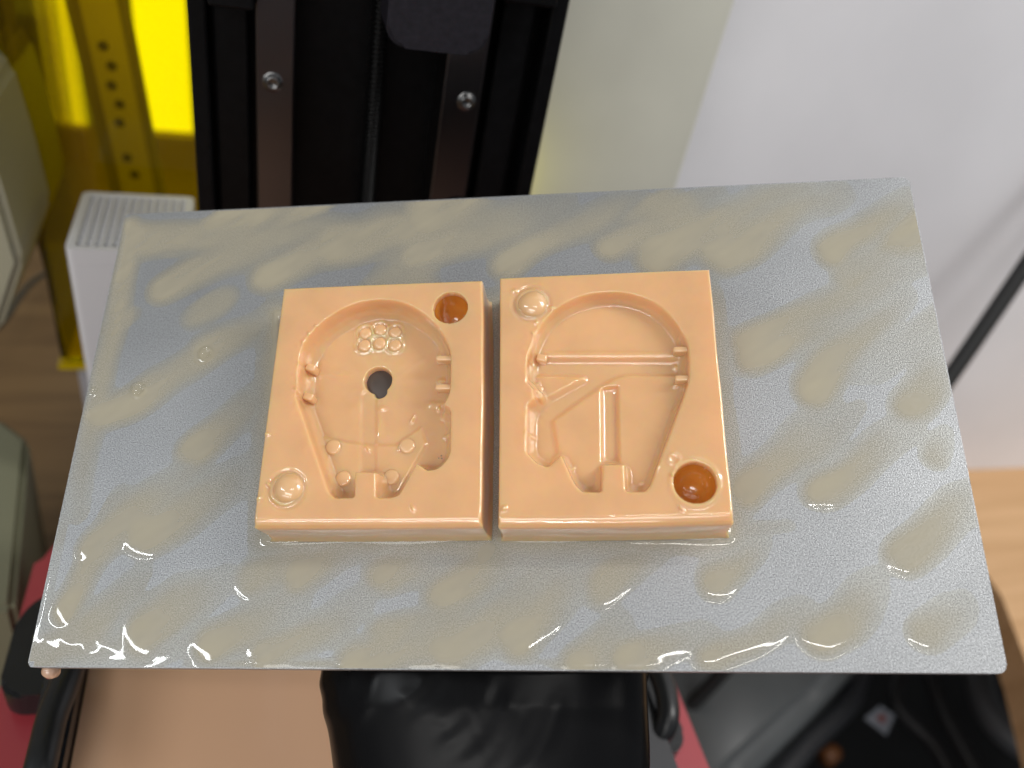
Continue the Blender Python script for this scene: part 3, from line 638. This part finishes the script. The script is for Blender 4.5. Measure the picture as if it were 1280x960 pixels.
# ------------------------------------------------------------------ wet resin film on the plate
def film():
    st = .00028; xs_ = np.arange(-.1098, .1098, st); ys_ = np.arange(-HP+.0002, HP-.0002, st); X, Y = np.meshgrid(xs_, ys_)
    cap = [ # tip, tail (photo pixels), radius at tip and tail (px), depth at tip and tail
     (205,362,330,298,22,30,1,.8),(330,342,450,288,24,30,1,.7),(180,300,420,285,26,22,.8,.6),(420,300,620,272,34,24,.8,.5),(520,322,660,275,26,24,.8,.5),(640,325,760,268,26,22,.9,.6),
     (760,312,860,262,22,22,.8,.5),(830,318,960,255,34,24,1,.7),(900,322,1010,262,26,22,1,.7),(1040,314,1110,262,26,26,1,.7),(162,285,112,535,13,17,1,.9),(120,522,285,430,20,25,1,.9),(255,445,345,400,22,24,.8,.4),
     (250,560,318,510,27,24,.9,.4),(185,672,290,605,32,28,1,.4),(115,690,215,612,27,25,1,.5),(75,770,135,665,17,24,1,.7),(110,790,160,740,26,20,.5,.2),(185,785,255,735,32,28,.9,.3),(255,812,340,760,24,28,1,.3),(315,722,400,692,24,24,.6,.25),
     (375,722,445,690,24,22,.9,.3),(335,812,420,772,22,28,.9,.3),(480,728,525,700,24,22,.9,.3),(440,826,540,815,22,20,1.1,.9),(480,800,590,765,24,32,.7,.5),(555,735,625,690,25,40,1,.5),(560,815,650,740,28,36,.9,.5),(648,790,700,742,32,30,1.1,.35),(725,825,765,790,22,24,.9,.4),(785,820,850,795,26,28,1,.4),
     (752,735,800,698,26,22,.7,.3),(888,722,935,688,22,20,.9,.3),(885,822,970,780,22,28,1.1,.4),(1020,795,1075,750,27,28,1.1,.35),(1135,702,1205,640,30,34,1.1,.35),(1160,790,1195,765,26,26,.6,.2),
     (1030,615,1110,555,27,30,1.1,.35),(935,605,1010,535,34,30,.8,.3),(938,455,1020,415,22,26,1.1,.6),(1010,487,1100,405,26,28,1.1,.5),(935,430,1100,350,26,30,.8,.5),(1142,505,1170,465,24,26,1,.3),(1172,570,1180,545,16,18,.6,.2),(1010,560,1060,520,20,20,.3,.2),
     (610,680,620,690,20,30,.8,.7),(350,668,590,676,14,16,.8,.8),(640,672,900,662,9,9,.7,.7),(1060,345,1130,300,20,20,.5,.3),(60,815,190,812,16,15,.35,.3)]
    wx = X+.0007*(vnoise(X, Y, 170, 11)-.5)+.0042*(vnoise(X, Y, 75, 14)-.5); wy = Y+.0007*(vnoise(X, Y, 170, 12)-.5)+.0042*(vnoise(X, Y, 75, 15)-.5)
    H = np.zeros(X.shape); A = np.zeros(X.shape)
    for (x0, y0, x1, y1, r0, r1, d0, d1) in cap:
        a = inv(x0, y0); b = inv(x1, y1); e0 = inv(x0+r0, y0); e1 = inv(x1+r1, y1)
        ra, rb = np.hypot(*(e0-a))*.98, np.hypot(*(e1-b))
        b = a+(b-a)*1.35; d1 = d1*.55
        d, t = sd_seg(wx, wy, a, b); r = ra+(rb-ra)*t; q = np.clip(1-d/r, 0, 1)
        dep = d0+(d1-d0)*t
        fade = 1-sst(t, .75, 1.0)*.35
        prof = np.sqrt(np.clip(1-(1-q)**2, 0, 1))*(1-t)+sst(q, 0, 1)*t
        h = prof*dep*fade; H = np.maximum(H, h)+np.minimum(H, h)*.18
        A = np.maximum(A, sst(q, 0, 1-.55*(1-t))*dep*fade*(1-.45*t))
    H = .8*gblur(H, 1.4)+.2*gblur(H, 5); A = .65*gblur(A, 3.0)+.35*gblur(A, 9)
    # meniscus against the mould bodies
    for Q in ([(345, 392), (609, 383), (608, 671), (333, 673)], [(629, 380), (880, 370), (908, 667), (628, 673)]):
        d = sd_poly(X, Y, invs(Q)); mm = np.exp(-np.clip(d, 0, 1)/.0011)*(1+.5*(vnoise(X, Y, 120, 21)-.5)); ins = sst(d, -.0016, -.0010); H = (H+mm*2.2)*ins; A = np.maximum(A, .9*np.exp(-np.clip(d, 0, 1)/.0022))*ins
    # beads along the edges of the plate
    dl = X+.11; db = Y+HP
    be = np.exp(-((db-.0012)/.0008)**2)*sst(vnoise(X, Y, 90, 31), .35, .75)*sst(-X, -.045, -.02); H += be*.6; A = np.maximum(A, be*.4)
    be = np.exp(-((dl-.0011)/.0008)**2); H += be*.9*sst(Y, -.06, -.04)
    blob = np.exp(-(((X+.098)/.011)**2+((Y+.0575)/.004)**2)); H += blob*(.9+1.0*vnoise(X, Y, 330, 8)); A = np.maximum(A, blob*.2)
    for u_, v_, r_ in ((258, 443, .00165), (174, 488, .0017), (119, 489, .001)):
        q_ = inv(u_, v_); rr = np.hypot(X-q_[0], Y-q_[1]); H += .85*np.exp(-((rr-r_)/.00038)**2)-.25*np.exp(-(rr/(r_*.6))**2)
    H = gblur(H, .9)
    base = vnoise(X, Y, 60, 44)*.3
    ru = X*.82+Y*.57; rv = -X*.57+Y*.82                       # run-off direction
    streak = vnoise(ru*.35, rv, 260, 51)*.6+vnoise(ru*.3, rv, 600, 52)*.4
    thin = sst(vnoise(ru*.5, rv, 85, 53), .50, .9)*(.12+.6*sst(Y, .015, .05)+.3*sst(-X, .07, .10))*(.6+.6*streak)
    A = np.clip(1-np.exp(-1.5*A*(.55+.75*streak)), 0, 1); A = np.maximum(A, thin*(sst(H, .0, .02)+.0)) 
    H = np.maximum(H, .06*sst(vnoise(ru*.5, rv, 85, 53), .50, .9)*sst(Y, -.02, .04)); A = np.maximum(A, thin*sst(H, .01, .05))
    keep_v = H > .02
    Hm = np.minimum(H, 4)*.00034
    edge = sst(H, .02, .2)
    Z = Hm*edge+.00002
    for C in ([(X+.1087, Y-HP+.0013)], ):
        pass
    kf = keep_v[:-1, :-1] & keep_v[1:, 1:] & keep_v[1:, :-1] & keep_v[:-1, 1:]
    cor = (np.abs(X) > .1085) & (np.abs(Y) > HP-.0013); kf &= ~cor[:-1, :-1]
    me, used = grid_mesh(X, Y, Z, kf)
    al = (np.clip(A, 0, 1)**.85*.68).reshape(-1)[used]
    if len(al) == len(me.vertices):
        at = me.attributes.new('depth', 'FLOAT', 'POINT'); at.data.foreach_set('value', al.astype(np.float32))
    else: print('ATTR MISMATCH', len(al), len(me.vertices))
    o = link_mesh('resin_film', me, m_film, None, True); o.matrix_world = PW
    tag(o, 'wet beige liquid resin lying in slanting streaks and drops over the build plate', 'liquid resin', kind='stuff')
film()

# bubbles caught in the resin
bub = smoothme(lathe([(.0018, -.0002), (.0018, .0001), (.00165, .0005), (.0014, .00062), (.0011, .0005), (.0008, .00045), (.0004, .00055), (0, .0006)], 24))
for (u, v, s_, lb) in ((258, 443, 1.15, 'ring shaped air bubble in the resin streak beside the left mould'), (174, 488, 1.15, 'double air bubble lower down the left resin streak'), (119, 489, .62, 'tiny air bubble near the left edge of the plate')):
    o = bpy.data.objects.new('air_bubble', bub); COL.objects.link(o)
    if not bub.materials: bub.materials.append(m_film)
    p = inv(u, v); o.matrix_world = PW @ Matrix.Translation((p[0], p[1], .0004)) @ Matrix.Diagonal((s_, s_, s_*1.7, 1)); tag(o, lb, 'bubble')
m_pit = mat('bubble_brown', (0.42, 0.27, 0.14), .1, coat=1)  # one even brown for all the tiny bubbles
bm = bmesh.new(); rnd = random.Random(3)
def mini(u, v, h, r):
    p = inv(u, v, h); res = bmesh.ops.create_icosphere(bm, subdivisions=2, radius=r)
    for w in res['verts']: w.co = Vector((w.co.x+p[0], w.co.y+p[1], w.co.z*.4+h))
for k in range(34): mini(468+rnd.random()*95, 665+rnd.gauss(0, 2.2)-(k % 3), .0016, .00022+rnd.random()*.00028)
for k in range(12): mini(648+rnd.random()*36, 661+rnd.choice([0, 5])+rnd.gauss(0, .5), .0018, .00022+rnd.random()*.0002)
for k in range(6): mini(672+k*4+rnd.random(), 571+rnd.random(), HM-.0053, .0003+rnd.random()*.0002)
for k in range(5): mini(541+rnd.random()*13, 569+rnd.random()*9, HM-.0066, .00022+rnd.random()*.0002)
for k in range(7): mini(762+rnd.random()*7, 530+rnd.random()*16, HM-.0055, .0002+rnd.random()*.0002)
o = bmobj('bubble_froth', bm, m_pit, None, True); o.matrix_world = PW; tag(o, 'rows of tiny dark air bubbles at the mould edges and in the cavities', 'bubbles', kind='stuff')
# drop under the corner
p = inv(57, 836, -.004)
me = smoothme(lathe([(0, .0022), (.0014, .0016), (.0019, 0), (.0016, -.0016), (0, -.0024)], 20))
o = link_mesh('resin_drop', me, mat('drop_resin', (0.72, .46, .32), .1, coat=1)); o.matrix_world = PW @ Matrix.Translation((p[0], p[1]-.0004, -.0062)); tag(o, 'peach resin drop hanging under the lower left corner of the plate', 'drop')

# ================================================================== GLOVED HAND under the plate
m_glove = mat('black_nitrile', (0.004, 0.004, 0.0045), 0.27, bump=.03, bscale=90, spec=.13)
def hand():
    hz = -.016
    xa = inv(398, 850, -.026)[0]-.0018; xb = inv(812, 850, -.022)[0]
    xa2 = inv(414, 958, -.028)[0]-.0015; xb2 = inv(816, 958, -.022)[0]
    bm = bmesh.new()
    # palm and wrist: rings along -Y (toward the camera); superellipse sections
    secs = [(.012, 0, .80, .008), (.004, 0, .95, .012), (-.010, .1, 1, .013), (-.030, .0, 1, .0145), (-.055, 0, 1, .0155), (-.068, .25, 1, .017), (-.085, 1, 1, .019), (-.105, 1.2, .93, .022), (-.130, 1.5, .82, .024), (-.165, 1.9, .74, .026), (-.21, 2.3, .74, .027), (-.25, 2.6, .76, .027)]
    n = 320
    P = catmull([(s[0]-.0, s[1], s[2]) for s in secs], 30); Tt = catmull([(s[3], 0, 0) for s in secs], 30); rings = []
    for (y, k, wf), (th, _, _) in zip(P, Tt):
        k1 = np.clip(k, 0, 1.3); x0 = xa+(xa2-xa)*k1; x1 = xb+(xb2-xb)*k1; cx = (x0+x1)/2; w = (x1-x0)/2*wf
        zc = hz-th-.001-max(0, -y-.07)*.10; ring = []
        for i in range(n):
            a = 2*math.pi*i/n; ca_, sa = math.cos(a), math.sin(a); e = .72
            x = cx+w*math.copysign(abs(ca_)**e, ca_); z = zc+th*math.copysign(abs(sa)**.9, sa)
            ring.append([x, y, z, ca_, sa])
        rings.append(ring)
    creases = [((432, 838), (398, 882), .0009), ((470, 840), (425, 912), .0009), ((535, 840), (498, 875), .0009),
               ((590, 850), (545, 905), .0011), ((612, 848), (555, 935), .0013), ((640, 868), (580, 960), .0013), ((655, 885), (590, 985), .0012), ((700, 870), (640, 975), .0010), ((575, 842), (520, 900), .0007)]
    CR = [(inv(*a, -.018), inv(*b, -.018), h) for a, b, h in creases]
    vs = []
    for ring in rings:
        rv = []
        for x, y, z, c_, s_ in ring:
            if s_ > -.2:
                for a, b, h in CR:
                    e = b-a; tt = ((x-a[0])*e[0]+(y-a[1])*e[1])/(e@e); t1 = min(max(tt, 0), 1)
                    # curved crease: bows to the right in the middle
                    bx = a[0]+t1*e[0]+.0022*math.sin(t1*math.pi); by = a[1]+t1*e[1]
                    d = math.hypot(x-bx, y-by); g = math.exp(-(d/.0021)**2)*math.sin(math.pi*min(max(t1*.96+.02, 0), 1))**.5
                    z += h*g*.45; 
            if c_ < -.75: x += .0003*math.sin(y*300)*math.exp(-((y+.068)/.02)**2)+.0003*math.sin(y*800)*math.exp(-((y+.066)/.008)**2)
            rv.append(bm.verts.new((x, y, z)))
        vs.append(rv)
    for a, b in zip(vs, vs[1:]):
        for i in range(n): bm.faces.new((a[i], a[(i+1) % n], b[(i+1) % n], b[i]))
    bm.faces.new(vs[0]); bm.faces.new(vs[-1][::-1])
    # fingers and thumb: tapered curled chains rooted inside the palm
    xc_ = (xa+xb)/2; w = (xb-xa)/2
    def finger(pts, r0, r1):
        pts = catmull(pts, 8); rr = []; N = len(pts)
        for i, p in enumerate(pts):
            p = np.array(p); t = pts[min(i+1, N-1)]-pts[max(i-1, 0)]; t = t/np.linalg.norm(t); a = np.cross(t, [0, 0, 1.0]); a = a/np.linalg.norm(a) if np.linalg.norm(a) > .1 else np.array([1., 0, 0]); b = np.cross(t, a)
            r = (r0+(r1-r0)*i/N)*(1+.06*math.cos(i/N*3*2*math.pi)); 
            if i > N-6: r *= math.sqrt(max(.05, 1-((i-(N-6))/5.2)**2))
            rr.append([bm.verts.new(tuple(p+(a*math.cos(2*math.pi*k/20)+b*math.sin(2*math.pi*k/20))*r)) for k in range(20)])
        for a, b in zip(rr, rr[1:]):
            for k in range(20): bm.faces.new((a[k], a[(k+1) % 20], b[(k+1) % 20], b[k]))
        bm.faces.new(rr[0][::-1]); bm.faces.new(rr[-1])
    L = [.052, .060, .056, .044]; XX = [-.72, -.25, .23, .68]
    for l, k in zip(L, XX):
        fx = xc_+k*w*.9
        finger([(fx, -.012, -.030), (fx, .012, -.0205), (fx*1.0, .012+l*.55, -.0175), (fx*.99, .012+l*.9, -.0215), (fx*.99, .012+l*1.0, -.034), (fx*.99, l*.85, -.042)], .0105, .0078)
    finger([(xb-.016, -.072, -.036), (xb-.006, -.050, -.040), (xb+.004, -.025, -.036), (xb+.007, .0, -.027), (xb+.005, .018, -.0165)], .0125, .0092)
    bmesh.ops.recalc_face_normals(bm, faces=bm.faces)
    o = bmobj('gloved_hand', bm, m_glove, None, True); o.matrix_world = PW
    rm = o.modifiers.new('weld', 'REMESH'); rm.mode = 'VOXEL'; rm.voxel_size = .0007; rm.use_smooth_shade = True
    sm = o.modifiers.new('soft', 'SMOOTH'); sm.factor = .5; sm.iterations = 3
    tag(o, 'hand in a wrinkled black nitrile glove holding the build plate from below', 'gloved hand')
hand()
